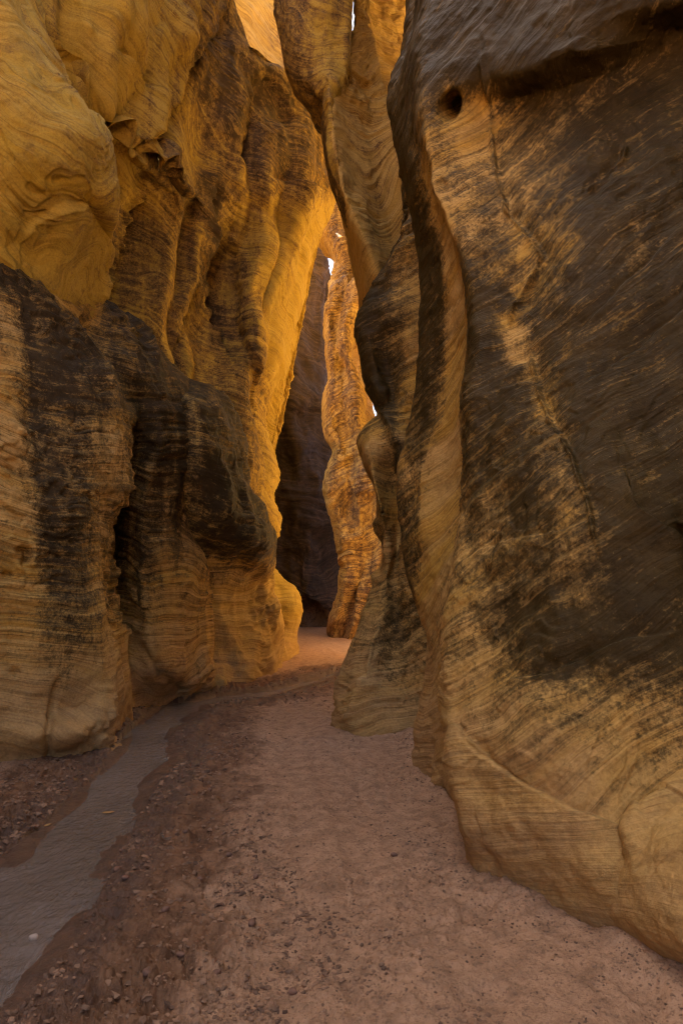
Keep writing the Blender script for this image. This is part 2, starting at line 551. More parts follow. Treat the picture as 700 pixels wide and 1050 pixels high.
stp1 = [
    ([(520, 340), (524, 312), (541, 292), (556, 264), (545, 245), (518, 215), (506, 160), (500, 90), (492, 10)], 14, 0.07, 0.0),   # long crack
    ([(618, 580), (604, 520), (590, 470), (562, 430), (545, 380), (538, 320)], 12, 0.045, .1),
    ([(640, 846), (590, 831), (540, 806), (490, 771), (455, 735)], 14, 0.03, -.2),                                # cross bed boundary
    ([(645, 140), (636, 160), (620, 180), (600, 195)], 9, 0.05, .0),
    ([(710, 215), (660, 270), (600, 330), (540, 385), (470, 410)], 16, 0.03, .1),
    ([(640, 530), (560, 548), (490, 560), (455, 590)], 14, 0.02, -.1),
    ([(720, 300), (640, 360), (590, 400)], 12, 0.03, 0),
    ([(720, 640), (640, 655), (560, 690), (500, 700)], 14, 0.03, 0),
    ([(640, 470), (650, 520), (690, 545), (720, 575)], 20, -0.07, .2),
]
st1 = [
    ([(492, 10), (500, 90), (506, 160), (518, 215), (545, 245), (556, 262), (541, 292), (524, 312), (520, 340)], 2.2, -0.03, 0.2),
    ([(538, 320), (545, 380), (562, 430), (590, 470), (604, 520), (618, 580)], 2.2, -0.025, .1),
    ([(600, 195), (620, 180), (636, 160), (644, 145)], 2.5, -0.05, .3),
    ([(515, 215), (532, 238), (548, 268), (538, 290), (524, 305)], 14, 0.012, -0.35),
    ([(536, 320), (543, 380), (560, 420), (580, 450)], 9, 0.01, -0.38),
    ([(520, 315), (524, 350), (530, 370)], 12, 0.01, -0.45),
    ([(455, 590), (490, 560), (560, 548), (620, 530)], 8, 0.0, -.12),
    ([(470, 160), (490, 100), (450, 85)], 14, 0.0, -.3),
    ([(560, 600), (575, 640), (560, 680)], 9, -0.02, .3),
]
stains_shade2 = [([(235, 60), (262, 60), (300, 95), (330, 130), (332, 178), (300, 185), (255, 190), (235, 160), (225, 110)], 42, .85),
            ([(110, 230), (150, 200), (215, 210), (240, 300), (262, 400), (240, 400), (180, 340), (120, 300)], 30, .56),  # inner face: brown stone, darkened further so the edge looks more lit
            ([(235, 340), (268, 380), (272, 410), (268, 470), (275, 540), (240, 540), (225, 420)], 16, .62),
            ([(120, 30), (180, 40), (200, 120), (170, 160), (130, 130)], 30, .22)]
stains_glow1 = [
    ([(446, 200), (462, 230), (470, 300), (474, 360), (466, 410), (470, 480), (455, 560), (440, 650), (426, 640), (436, 560), (440, 480), (436, 440), (450, 390), (458, 320), (452, 260), (440, 215)], 6, 0.0),  # varnish left out: golden stripe stands in for light bounced into the scoop
    ([(398, 95), (412, 55), (430, 60), (418, 110), (420, 180), (432, 240), (446, 300), (444, 400), (438, 450), (428, 470), (424, 400), (430, 290), (412, 180)], 16, .9),
    ([(640, 100), (720, 60), (720, 560), (650, 560), (600, 400), (590, 250)], 60, .78),
    ([(500, 620), (520, 600), (570, 610), (620, 600), (700, 590), (700, 690), (600, 690), (520, 690)], 22, 0.78),
    ([(515, 170), (545, 165), (560, 220), (590, 250), (560, 290), (530, 230)], 26, 0.36),
    ([(555, 430), (590, 450), (600, 520), (610, 610), (585, 620), (565, 520)], 22, 0.45),
]
o = rock('canyon_wall', [c for c in r1], M_near, dip=(-0.55, 0.25), hold=(10, 7), hold_w=10, strokes=st1, steps=stp1, stains=stains_glow1, und=0.055, ledge=0.8, spall=0.010, scallop=0.07, sc=(1.3, 1.3, 0.9),
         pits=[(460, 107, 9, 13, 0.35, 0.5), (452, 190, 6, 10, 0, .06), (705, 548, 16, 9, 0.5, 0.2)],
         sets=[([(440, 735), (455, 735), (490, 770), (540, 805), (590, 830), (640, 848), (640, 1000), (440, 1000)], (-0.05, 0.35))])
tag(o, 'dark varnished rock wall with a small round hole high up, beside the sandy path', 'rock wall', kind='thing')

# rounded foot of the near right wall
lobe = [
    [(655, 985, None, 0), (655, 940, 3.3), (662, 890, 3.35), (665, 850, 3.4), (690, 815, 3.5), (735, 795, 3.6), (780, 790, 3.7)],
    [(628, 955, None, 0), (622, 932, 3.05), (632, 912, 3.0), (639, 885, 3.0), (637, 858, 3.0), (646, 832, 3.02), (668, 808, 3.05), (702, 786, 3.1), (760, 765, 3.15)],
    [(650, 976, None, 0), (645, 945, 2.9), (655, 910, 2.85), (664, 880, 2.86), (668, 855, 2.9), (682, 832, 2.95), (708, 812, 3.0), (750, 793, 3.08)],
    [(690, 998, None, 0), (690, 960, 2.65), (695, 920, 2.65), (700, 890, 2.68), (706, 860, 2.75), (722, 838, 2.85), (750, 813, 2.95), (790, 798, 3.05)],
    [(780, 1040, None, 0), (790, 960, 2.3), (795, 900, 2.35), (797, 860, 2.45), (802, 830, 2.6), (815, 800, 2.8), (840, 785, 3.0)],
    [('w', 1.75, 1.2, 0, 0), ('w', 1.72, 1.2, .3), ('w', 1.8, 1.25, .65), ('w', 2.1, 1.4, .95), ('w', 2.6, 1.6, 1.1)],
    [('w', 2.5, -1.5, 0, 0), ('w', 2.5, -1.5, .3), ('w', 2.6, -1.4, .6), ('w', 3.0, -1.2, .8), ('w', 3.5, -1, .9)],
]
lobe = [extend(C(c)) for c in lobe]
o = rock('rock_lobe', lobe, M_near, dip=(-0.1, 0.3), und=0.03, ledge=0.7)
tag(o, 'smooth tan rounded rock foot bulging out below the dark wall at the path edge', 'rock outcrop', kind='thing')

# second fin on the right
r2 = [
    [(480, 752, None, 0), (480, 600, 7.5, .3), (480, 450, 7.7), (480, 300, 8), (480, 150, 8.2), (470, 0, 8.5), (470, -100, 8.8)],
    [(425, 756, None, 0), (425, 700, 7.1, .2), (422, 640, 7.3, .35), (420, 560, 7.4, .3), (420, 480, 7.5, .3), (425, 400, 7.6, .15), (425, 340, 7.7, .2), (428, 280, 7.9, .3), (430, 220, 8.1, .5), (430, 100, 8.4, .6), (430, 0, 8.7), (430, -100, 9)],
    [(400, 758, None, 0), (400, 725, 6.98, .05), (402, 680, 7.2, .3), (406, 640, 7.45, .55), (405, 590, 7.65, .3), (409, 540, 7.75, .15), (404, 500, 7.75, .25), (395, 450, 7.55, .3), (402, 405, 7.85, .75), (394, 365, 7.9, .75), (395, 320, 7.75, .6), (408, 280, 7.95, .4), (415, 240, 8.1, .5), (418, 180, 8.4, .6), (418, 100, 8.6), (425, 0, 8.9), (425, -100, 9.2)],
    [(362, 757, None, 0), (366, 733, 6.92, 0), (373, 700, 7.0, 0), (382, 662, 7.2, .2), (393, 615, 7.5, .3), (397, 570, 7.6, .2), (391, 525, 7.45, .4), (381, 475, 7.5, .15), (386, 440, 7.65, .3), (397, 420, 7.85, .6), (392, 403, 7.85, .8), (382, 360, 7.8, .85), (374, 325, 7.95, .8), (388, 290, 8.1, .8), (405, 260, 8.2, .7), (413, 238, 8.3, .7), (415, 190, 8.6, .7), (412, 100, 8.8), (418, 0, 9.1), (418, -100, 9.4)],
    [(334, 741, None, 0), (338, 725, 7.5, 0), (350, 685, 7.7, .1), (363, 655, 7.8, .2), (380, 600, 8.0, .2), (392, 570, 8.05, .2), (386, 540, 8.0, .4), (386, 510, 8.0, .4), (372, 475, 8.0, .2), (366, 451, 8.05, .2), (375, 436, 8.05, .3), (387, 425, 8.05, .4), (388, 417, 8.05, .7), (379, 408, 8.05, .8), (374, 395, 8.05, .8), (368, 362, 8.05, .85), (364, 328, 8.15, .8), (380, 290, 8.3, .8), (400, 258, 8.4, .7), (411, 234, 8.5, .7), (412, 185, 8.8, .7), (410, 100, 9.0), (416, 0, 9.3), (416, -100, 9.6)],
]
r2 = [C(c) for c in r2]
r2 += [shift(r2[-1], .25, .6), shift(r2[-1], 1.5, 1.2), shift(r2[-1], 5, 1.0)]
r2 = [extend(c, top=(11.5, .1, 0)) for c in r2]
o = rock('rock_fin', r2, M_near, hold=(4,), hold_w=12, dip=(-0.45, 0.1), und=0.05, ledge=1.0, scallop=0.14, sc=(1.0, 1.0, 0.6),
         strokes=[([(352, 745), (362, 715), (372, 690)], 3, -0.06, 0), ([(383, 380), (395, 420), (412, 470), (420, 520)], 6, -0.08, .4),
                  ([(385, 600), (380, 560), (384, 530)], 4, -0.06, 0), ([(372, 690), (380, 660), (392, 640)], 3, -.04, 0)])
tag(o, 'wavy rock fin standing behind the near dark wall, pale foot on the sand', 'rock fin', kind='thing')

# hanging fin over the slot
sil = C([(425, 420, 10.5, .7), (400, 330, 10.3), (386, 294, 10.2), (373, 266, 10.1), (356, 234, 10), (344, 200, 9.9), (334, 172, 9.9), (330, 137, 9.9), (327, 111, 9.9), (304, 89, 9.9), (291, 60, 9.9), (287, 37, 9.9), (281, 6, 9.9), (276, -40, 10), (270, -120, 10.3)])
crest = C([(432, 420, 10.2, .5), (406, 330, 10), (393, 290, 9.9), (383, 262, 9.8), (367, 228, 9.7), (354, 195, 9.6), (349, 165, 9.6), (346, 143, 9.6, .4), (343, 105, 9.5, .2), (355, 76, 9.6, .3), (359, 57, 9.6, .4), (360, 30, 9.6), (361, 5, 9.6), (362, -40, 9.7), (362, -120, 9.9)])
low = np.clip((9.5 - np.arange(len(crest))) / 3.0, 0, 1)       # the lower edge runs in behind the golden blade
cw1, cw2 = shift(crest, 0, .5), shift(crest, 0, 1.6)
cw1[:, 0] += .15 * low - .02
cw2[:, 0] += .60 * low - .06
r3 = [cw2, cw1, crest, between(sil, crest, .66, .30, .35), between(sil, crest, .33, .25, .55), sil, shift(sil, .12, .6), shift(sil, .9, 1.6)]
r3 = [extend(c, foot=False, top=(11, .1, 0)) for c in r3]
o = rock('rock_fin', r3, M_gold, hold=(2, 5), hold_w=8, dip=(0.5, 0.1), und=0.08, ledge=1.2, scallop=0.25, sc=(.8, .8, .5), warp_k=2)
tag(o, 'brown stained rock fin hanging from the top over the narrow slot', 'rock fin', kind='thing')

r3b = [
    [(375, 330, 10.8, .1), (358, 260, 10.6), (346, 200, 10.3), (340, 150, 10.2), (338, 108, 10.1), (346, 84, 10.4), (354, 62, 11.0), (361, 40, 11.2), (364, 15, 11.2), (366, -40, 11.4), (366, -120, 11.7)],
    [(399, 330, 9.9, .1), (382, 265, 9.6), (364, 225, 9.5), (351, 190, 9.4), (345, 160, 9.35), (341, 133, 9.35), (341, 108, 9.4), (350, 84, 9.75), (358, 64, 10.4), (364, 42, 10.8), (366, 10, 10.9), (368, -40, 11), (368, -120, 11.3)],
    [(428, 330, 10.6, .2), (410, 265, 10.3), (397, 215, 10.2), (385, 165, 10.1), (378, 120, 10.2), (377, 80, 10.6), (376, 45, 10.9), (374, 10, 11), (373, -40, 11.1), (373, -120, 11.4)],
    [(470, 330, 10.6, .05), (455, 265, 10.4), (445, 215, 10.3), (430, 165, 10.2), (412, 120, 10.3), (395, 92, 10.6), (388, 60, 10.9), (380, 20, 11.1), (376, -5, 11.2), (375, -40, 11.3), (375, -120, 11.6)],
]
r3b = [C(c) for c in r3b]
r3b = [shift(r3b[0], .2, .8)] + r3b + [shift(r3b[-1], .02, .5), shift(r3b[-1], .8, 1.2)]
r3b = [extend(c, foot=False, top=(10.2, .1, 0)) for c in r3b]
o = rock('rock_fin', r3b, M_glow, hold=(1, 2, 4), hold_w=10, dip=(-0.8, 0.2), und=0.03, ledge=1.0, scallop=0.10, sc=(.8, .8, .4), warp_k=2)
tag(o, 'golden twisted rock blade behind the hanging dark fin, under a thin slit of sky', 'rock fin', kind='thing')

r3c = [
    [(398, 112, 14, .1), (398, 94, 14), (393, 62, 14), (386, 22, 14), (383, -10, 14), (382, -120, 14.5)],
    [(399, 112, 13.7, .1), (398.6, 92, 13.7), (397, 60, 13.7), (395, 22, 13.7), (395, -10, 13.7), (395, -120, 14.3)],
    [(400, 112, 13.6, .2), (399.2, 90, 13.6), (403, 56, 13.6), (408, 22, 13.6), (410, -20, 13.6), (410, -120, 14)],
    [(401, 112, 13.8, .1), (399.8, 87, 13.8), (410, 54, 13.8), (420, 22, 13.8), (422, -20, 13.8), (422, -120, 14)],
]
r3c = [C(c) for c in r3c]
r3c = [shift(r3c[0], .1, .8)] + r3c + [shift(r3c[-1], -.1, .8)]
r3c = [extend(c, foot=False, top=(10.5, .2, 0)) for c in r3c]
o = rock('canyon_wall', r3c, M_gold, dip=(-0.8, 0.2), und=0.03)
tag(o, 'olive gold rock spike glimpsed at the very top between golden blade and dark wall', 'rock wall', kind='thing')

# sunlit column beyond the slot
sl = C([(336, 652, None, .1), (337, 636, 20), (346, 610, 20), (349, 580, 20), (344, 556, 20), (338, 528, 20), (330, 500, 20), (336, 478, 20), (341, 462, 20), (333, 445, 20), (331, 410, 20), (336, 388, 20), (334, 360, 20), (332, 330, 20), (336, 303, 20), (341, 285, 20.3), (343, 267, 20.3), (334, 250, 20.4), (324, 238, 20.5), (314, 215, 20.6), (308, 190, 20.7), (304, 150, 20.8)])
sr = C([(364, 655, None, .1), (378, 630, 19.6), (390, 600, 19.6), (402, 570, 19.6), (405, 535, 19.6), (402, 505, 19.6), (392, 480, 19.6), (384, 455, 19.6), (377, 435, 19.6), (374, 424, 19.7), (375, 409, 19.7), (369, 388, 19.7), (361, 368, 19.7), (360, 348, 19.7), (368, 325, 19.7), (380, 305, 19.7), (400, 290, 19.7), (405, 265, 19.7), (400, 235, 19.7), (395, 210, 19.7), (390, 180, 19.7), (390, 150, 19.7)])
r4 = [shift(sl, 1.5, 2.5), shift(sl, .1, .8), sl, between(sl, sr, .2, .5, .6), between(sl, sr, .45, .35, .5), between(sl, sr, .75, .6, .6), sr, shift(sr, -.05, .8), shift(sr, .3, 2)]
r4 = [extend(c, top=(10.5, .01, 0)) for c in r4]
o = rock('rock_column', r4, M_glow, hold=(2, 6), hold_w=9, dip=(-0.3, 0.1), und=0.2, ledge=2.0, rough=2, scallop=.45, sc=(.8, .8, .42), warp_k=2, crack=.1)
tag(o, 'narrow orange rock column in the middle of the slot, lit from above', 'rock column', kind='thing')

# far dusky wall
fd = [
    [(240, 640, 24, .3), (240, 560, 24), (240, 450, 24), (240, 350, 24), (240, 250, 24.5)],
    [(285, 643, None, .3), (285, 600, 24, .5), (285, 540, 24, .5), (285, 460, 24), (285, 400, 24.2), (290, 330, 24.5), (300, 250, 25)],
    [(312, 643, None, .2), (308, 610, 23.6, .3), (312, 560, 23.9, .5), (308, 500, 24, .7), (302, 440, 23.7, .5), (300, 400, 23.7, .4), (305, 350, 24.2, .4), (312, 300, 24.5, .2), (320, 250, 25, .3)],
    [(330, 643, None, .2), (326, 615, 23.8, .4), (330, 580, 24.3, .5), (328, 520, 24.5, .7), (322, 460, 24.2, .6), (318, 410, 24.2, .5), (322, 350, 24.5, .4), (326, 300, 24.8, .3), (328, 255, 25, .3)],
    [(352, 643, None, .3), (350, 600, 25), (346, 540, 25.2, .5), (342, 460, 25), (336, 400, 25), (333, 340, 25), (330, 305, 25), (331, 290, 25.2), (335, 268, 25.2), (331, 254, 25.3)],
]
fd = [C(c) for c in fd]
fd += [shift(fd[-1], .03, .8), C([('w', .38, 26.0, 0, .3), ('w', .36, 26.0, 3), ('w', .34, 26.2, 6.0)]), C([('w', 1.6, 25.2, 0, .3), ('w', 1.6, 25.3, 3), ('w', 1.6, 25.6, 5.8)]), C([('w', 4.5, 23.5, 0, .3), ('w', 4.5, 23.6, 3), ('w', 4.6, 24, 6.2)])]
fd = [extend(c, back=(0, 2.5, .1)) for c in fd]
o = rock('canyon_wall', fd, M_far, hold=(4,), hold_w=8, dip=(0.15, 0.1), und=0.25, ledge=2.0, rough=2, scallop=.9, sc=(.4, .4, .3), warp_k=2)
tag(o, 'dusky purple brown rock wall closing the far end of the slot', 'rock wall', kind='thing')

# big amber wall on the left
LT = (18.0, -0.10, 0.0)
l2 = [
    [('w', -7.5, -6, 0, .3), ('w', -7.5, -6, 3), ('w', -7.8, -6, 6)],
    [('w', -6.5, 2.5, 0, .3), ('w', -6.5, 2.5, 3), ('w', -6.8, 2.5, 6)],
    [(-60, 620, 8, .2), (-60, 500, 8), (-60, 300, 8), (-60, 100, 7.5), (-60, -100, 7.5)],
    [(50, 640, 9, .2), (55, 400, 9.3), (58, 300, 9.1), (60, 240, 8.9), (60, 180, 8.7), (58, 120, 8.3), (55, 60, 7.9), (55, 0, 7.7), (50, -100, 7.9)],
    [(95, 700, 9, .2), (98, 500, 9.8), (100, 350, 10), (105, 290, 9.9), (108, 240, 9.7, .1), (108, 190, 9.5), (102, 140, 9.1), (95, 120, 8.6), (88, 85, 8.3), (85, 50, 8.1), (90, 10, 8), (88, -40, 8), (85, -120, 8.3)],
    [(135, 720, None, .2), (135, 600, 10), (138, 480, 10.6), (140, 400, 10.8), (142, 340, 10.8, .3), (145, 290, 10.7, .25), (148, 240, 10.5, .15), (145, 200, 10.3), (140, 172, 10.1, .3), (136, 158, 9.3, .2), (128, 120, 8.9, .1), (125, 80, 8.7), (128, 40, 8.6), (130, 0, 8.5), (128, -40, 8.5), (120, -120, 8.8)],
    [(175, 712, None, .2), (175, 600, 10.5), (178, 500, 11), (182, 420, 11.3), (185, 350, 11.4, .38), (188, 290, 11.4, .42), (192, 240, 11.2, .42), (188, 205, 10.9, .5), (181, 186, 10.7, .8), (178, 174, 9.9, .6), (170, 130, 9.6, .2), (165, 85, 9.3, .1), (162, 50, 9.2), (160, 10, 9.1), (155, -40, 9.1), (150, -120, 9.3)],
    [(212, 709, None, 0), (210, 660, 11, .1), (205, 600, 10.8, .2), (210, 540, 11, .3), (220, 470, 11.6, .3), (222, 400, 12, .4), (222, 330, 12.2, .5), (226, 270, 12.2, .55), (225, 220, 11.9, .5), (222, 180, 11.5, .3), (215, 140, 11.2, .3), (205, 100, 10.6, .3), (200, 60, 10.2), (195, 20, 9.9), (190, -20, 9.8), (185, -120, 10)],
    [(245, 700, None, 0), (243, 660, 12.2, 0), (240, 620, 12, .1), (235, 580, 11.9, .2), (240, 540, 12, .4), (245, 480, 12.2, .6), (245, 430, 12.3, .6), (245, 380, 12.4, .5), (240, 330, 12.5, .4), (240, 280, 12.5, .3), (248, 220, 12.3, .3), (255, 190, 12, .3), (250, 150, 11.8, .5), (245, 110, 11.5, .7), (235, 70, 11.2, .7), (222, 30, 10.8, .6), (212, -10, 10.6), (205, -120, 10.8)],
    [(285, 684, None, 0), (285, 650, 13.4, 0), (280, 620, 13.2, 0), (268, 595, 13.0, 0), (256, 570, 12.9, .3), (258, 550, 12.8, .5), (260, 530, 12.8, .5), (262, 510, 12.8, .4), (262, 492, 12.8), (258, 470, 12.7, .4), (252, 450, 12.7, .5), (248, 415, 12.7, .6), (252, 390, 12.7, .5), (264, 365, 12.75, .3), (271, 345, 12.75, .25), (280, 305, 12.75), (288, 275, 12.75), (298, 240, 12.8, .2), (312, 215, 12.9, .2), (318, 195, 12.8, .3), (310, 172, 12.6, .6), (305, 150, 12.5, .6), (298, 125, 12.4, .5), (280, 100, 12.2, .6), (265, 85, 12, .8), (250, 65, 11.7, .7), (238, 35, 11.4, .7), (226, 0, 11.2, .5), (218, -40, 11.2), (212, -120, 11.5)],
    [(306, 671, None, 0), (305, 650, 14.5), (310, 625, 14.4), (305, 605, 14.4), (291, 590, 14.3), (279, 570, 14.2), (287, 550, 14.2), (290, 530, 14.2), (283, 510, 14.2), (287, 492, 14.2), (285, 470, 14.2), (277, 450, 14.2), (273, 415, 14.2), (280, 400, 14.2), (297, 372, 14.3), (299, 352, 14.3), (311, 308, 14.3), (316, 280, 14.3), (326, 245, 14.3), (343, 213, 14.3), (347, 198, 14.3), (338, 175, 14, .3), (338, 150, 13.8), (335, 120, 13.5), (315, 92, 13), (292, 75, 12.8, .5), (268, 62, 12.3, .7), (256, 30, 12), (243, 0, 11.8), (235, -40, 11.8), (230, -120, 12)],
]
l2 = [C(c) for c in l2]
l2 += [shift(l2[-1], -.22, .7), shift(l2[-1], -.9, 2.0), shift(l2[-1], -1.8, 5.0), shift(l2[-1], -2.0, 5.9), shift(l2[-1], -1.8, 9.0), shift(l2[-1], -2.2, 12.0)]
l2 = [extend(c, top=LT if k < 6 else (17.3, -0.1, 0)) for k, c in enumerate(l2)]
for k, cap in ((12, 5.2), (13, 4.4), (14, 17), (15, 17.5), (16, 17.5)):          # unseen rim shaped for light: low lets sun in, high shades the column
    z = l2[k][:, 2]
    j = int(np.argmax(z > cap))
    over = z > cap
    l2[k][over, 0] = l2[k][j - 1, 0] - .02 * (z[over] - cap)
    l2[k][over, 1] = l2[k][j - 1, 1] + .02 * (z[over] - cap)
    l2[k][:, 2] = np.where(over, cap + .03 * (z - cap), z)
o = rock('canyon_wall', l2, M_gold, hold=(10,), hold_w=22, dip=(0.45, 0.15), und=0.08, ledge=1.2, rough=1.2, crack=0.03, scallop=.62, sc=(.85, .85, .20), warp_k=1.7, stains=stains_shade2, spall=.015, sets=[([(190, 575), (320, 560), (320, 720), (190, 720)], (0.25, -0.10))],
         steps=[([(225, 218), (200, 195), (182, 178), (160, 172), (140, 163), (112, 140), (96, 126)], 46, 0.20, .1),
                ([(140, 158), (162, 143), (192, 110), (208, 78), (222, 35), (234, 8), (240, -20)], 26, 0.28, .25),
                ([(192, 96), (172, 86), (150, 74), (128, 58), (100, 52)], 22, 0.16, -.2),
                ([(243, 165), (262, 130), (268, 62)], 20, 0.2, .2),
                ([(118, 330), (130, 280), (140, 240), (150, 205), (152, 178)], 34, 0.30, .2),
                ([(238, 400), (236, 350), (226, 310), (224, 260), (224, 200), (222, 170)], 30, 0.28, .3),
                ([(250, 190), (246, 260), (248, 320), (262, 400), (262, 450)], 26, 0.22, .2),
                ([(180, 370), (196, 320), (208, 285), (206, 240)], 26, 0.24, .2),
                ([(275, 62), (292, 90), (310, 120)], 20, 0.25, .2),
                ([(345, 195), (318, 190), (300, 180), (270, 186)], 18, 0.18, .1),
                ([(300, 640), (280, 655), (258, 668)], 12, 0.10, 0), ([(300, 612), (270, 600), (240, 592), (210, 598)], 12, 0.12, 0)],
         strokes=[
                  ([(222, 165), (225, 200), (222, 260), (225, 300), (240, 350)], 9, -0.12, .7),
                  ([(120, 300), (135, 240), (140, 200)], 8, 0.10, -.1),
                  ([(180, 320), (200, 280), (205, 230)], 8, -0.10, .2),
                  ([(185, 345), (205, 310), (215, 350)], 8, 0.10, -.1)])
tag(o, 'tall amber left wall with a glowing edge along the slot', 'rock wall', kind='thing')

l3 = [
    [('w', -6.5, 1.5, 2, .1), ('w', -6.0, 1.5, 4), ('w', -6.0, 1.5, 6.5)],
    [(-70, 320, 6, .1), (-60, 200, 5.9), (-60, 80, 6), (-65, -120, 6.4)],
    [(10, 320, 6.5, .1), (15, 250, 6.4), (20, 200, 6.2), (25, 160, 6.0), (20, 110, 6.0), (8, 60, 6.1), (0, 10, 6.2), (-10, -40, 6.3), (-20, -120, 6.6)],
    [(50, 320, 7, .1), (60, 250, 6.8), (62, 215, 6.6), (58, 195, 6.35), (70, 170, 6.2), (70, 140, 6.15), (55, 110, 6.2), (38, 85, 6.25), (30, 60, 6.3), (26, 35, 6.4), (15, 10, 6.5), (8, -20, 6.5), (0, -120, 6.8)],
    [(75, 320, 7.6, .2), (92, 250, 7.4), (96, 225, 7.2), (88, 207, 6.9), (95, 195, 6.7), (100, 170, 6.6), (98, 135, 6.6), (82, 102, 6.6), (62, 80, 6.6), (54, 62, 6.7), (50, 40, 6.8), (36, 12, 6.9), (28, -5, 7), (22, -40, 7), (15, -120, 7.2)],
]
l3 = [C(c) for c in l3]
l3 += [shift(l3[-1], .0, .5), shift(l3[-1], -.5, 1.6)]
l3 = [extend(c, foot=False, top=(18, -.1, 0)) for c in l3]
o = rock('rock_bulge', l3, M_gold, hold=(4,), hold_w=16, dip=(0.7, -0.4), und=0.08, ledge=1.3, scallop=.15, sc=(.7, .7, .5), warp_k=3,
         steps=[([(20, 250), (36, 222), (52, 206), (75, 204), (97, 192)], 26, .12, 0)])
tag(o, 'rounded golden rock bulge with swirling beds at the top of the left side', 'rock outcrop', kind='thing')

# near left buttress with two columns
l1 = [
    [('w', -5.0, -5, 0, .2), ('w', -5.0, -5, 2), ('w', -5.2, -5, 3), ('w', -6.0, -5, 3.3)],
    [('w', -3.5, 2.5, 0, .1), ('w', -3.5, 2.5, 1.5, .3), ('w', -3.7, 2.6, 2.8, .7), ('w', -4.0, 2.8, 3.3, .9), ('w', -4.6, 3, 3.5)],
    [(-60, 805, None, .1), (-55, 700, 5.4, .1), (-50, 600, 5.5, .2), (-50, 500, 5.6, .2), (-50, 400, 5.7, .4), (-50, 310, 5.8, .8), (-50, 262, 6, .9), (-50, 245, 6.6), (-50, 240, 7.5)],
    [(5, 786, None, 0), (0, 750, 5.75, .05), (5, 700, 5.85, .1), (8, 620, 5.9, .25), (8, 550, 5.9, .2), (6, 470, 5.95, .15), (8, 400, 6, .3), (8, 330, 6.1, .4), (0, 290, 6.2, .9), (0, 260, 6.5, .9), (3, 247, 7, .8), (5, 244, 7.8)],
    [(45, 782, None, 0), (45, 755, 5.85, 0), (40, 730, 6.0, .05), (40, 690, 6, .15), (42, 620, 6.05, .6), (40, 550, 6.1, .85), (35, 470, 6.15, .9), (32, 400, 6.2, .9), (30, 340, 6.3, .95), (22, 300, 6.4, .95), (18, 270, 6.7, .9), (30, 256, 7.3, .9), (38, 253, 8)],
    [(85, 776, None, 0), (88, 750, 6.05, 0), (75, 725, 6.3, .05), (78, 690, 6.3, .2), (80, 620, 6.3, .7), (78, 550, 6.3, .8), (75, 470, 6.35, .85), (70, 400, 6.4, .9), (62, 345, 6.5, .95), (48, 310, 6.7, .9), (45, 285, 7.1, .5), (58, 268, 7.6, .9), (66, 266, 8.3)],
    [(112, 762, None, 0), (112, 735, 6.6, 0), (105, 690, 6.55, .1), (98, 620, 6.55, .5), (92, 550, 6.55, .6), (98, 480, 6.6, .6), (105, 410, 6.7, .7), (95, 370, 6.8, .85), (78, 340, 7, .9), (75, 310, 7.4, .4), (82, 292, 7.9, .9), (92, 300, 8.8)],
    [(131, 742, None, 0), (130, 715, 7.4, 0), (122, 690, 7.1, .05), (112, 640, 7, .3), (103, 580, 6.95, .5), (104, 530, 6.95, .5), (118, 490, 6.95, .4), (124, 440, 7, .6), (118, 400, 7.1, .8), (105, 370, 7.25, .8), (92, 345, 7.5, .4), (95, 325, 7.8, .6), (103, 312, 8.2, .9), (112, 315, 9)],
    [(138, 732, None, 0), (134, 700, 8.1, 0), (125, 640, 8.5, .2), (115, 580, 8.7, .6), (113, 530, 8.7, .8), (128, 485, 8.6, .6), (140, 440, 8.3, .8), (140, 400, 8.1, .9), (130, 370, 7.9, .8), (120, 345, 8, .6), (125, 325, 8.3, .9), (135, 335, 9.2)],
    [(165, 722, None, 0), (158, 690, 8.3, 0), (150, 640, 8.2, .2), (145, 580, 8.2, .65), (145, 530, 8.2, .8), (152, 490, 8.2, .8), (165, 450, 8.2, .9), (165, 410, 8.3, .9), (155, 375, 8.4, .9), (150, 350, 8.6, .9), (155, 352, 9.5)],
    [(195, 716, None, 0), (190, 690, 8.9, 0), (183, 640, 8.8, .15), (178, 580, 8.7, .5), (178, 530, 8.7, .7), (185, 490, 8.7, .9), (190, 450, 8.7, .9), (182, 410, 8.8, .9), (175, 375, 9, .9), (182, 385, 10)],
    [(212, 710, None, 0), (208, 690, 9.6, 0), (206, 640, 9.5, .1), (205, 590, 9.4, .5), (195, 540, 9.3, .8), (197, 490, 9.2, .9), (205, 450, 9.2, .9), (200, 410, 9.3, .9), (195, 395, 9.7, .9), (200, 398, 10.5)],
]
l1 = [C(c) for c in l1]
l1 += [shift(l1[-1], .05, .6), shift(l1[-1], -.6, 1.8)]
l1 = [extend(c, back=(-.2, 2.5, -.1)) for c in l1]
o = rock('rock_buttress', l1, M_left, dip=(0.12, -0.03), und=0.06, ledge=1.7, crack=0.02, spall=.045, stains=[([(22, 272), (70, 278), (100, 308), (92, 335), (62, 322), (34, 290)], 12, .3), ([(-10, 330), (14, 340), (22, 480), (40, 620), (20, 640), (-10, 640)], 14, .22), ([(100, 430), (122, 430), (112, 520), (100, 600), (88, 560)], 10, .4), ([(196, 545), (210, 560), (215, 700), (150, 700), (160, 640)], 18, .15)], scallop=.10, sc=(1.1, 1.1, .45),
         strokes=[([(60, 690), (52, 730), (48, 760), (50, 785)], 4, -0.06, 0), ([(140, 655), (165, 690), (190, 715)], 4, -0.05, 0),
                  ([(20, 560), (22, 575), (28, 575)], 5, -0.10, .2), ([(160, 545), (172, 600), (180, 660)], 5, 0.02, -.5),
                  ([(96, 330), (85, 325)], 10, -0.12, .1)],
         pits=[(20, 570, 8, 9, 0, .08), (72, 327, 8, 10, .5, .12), (14, 690, 6, 5, 0, .05)])
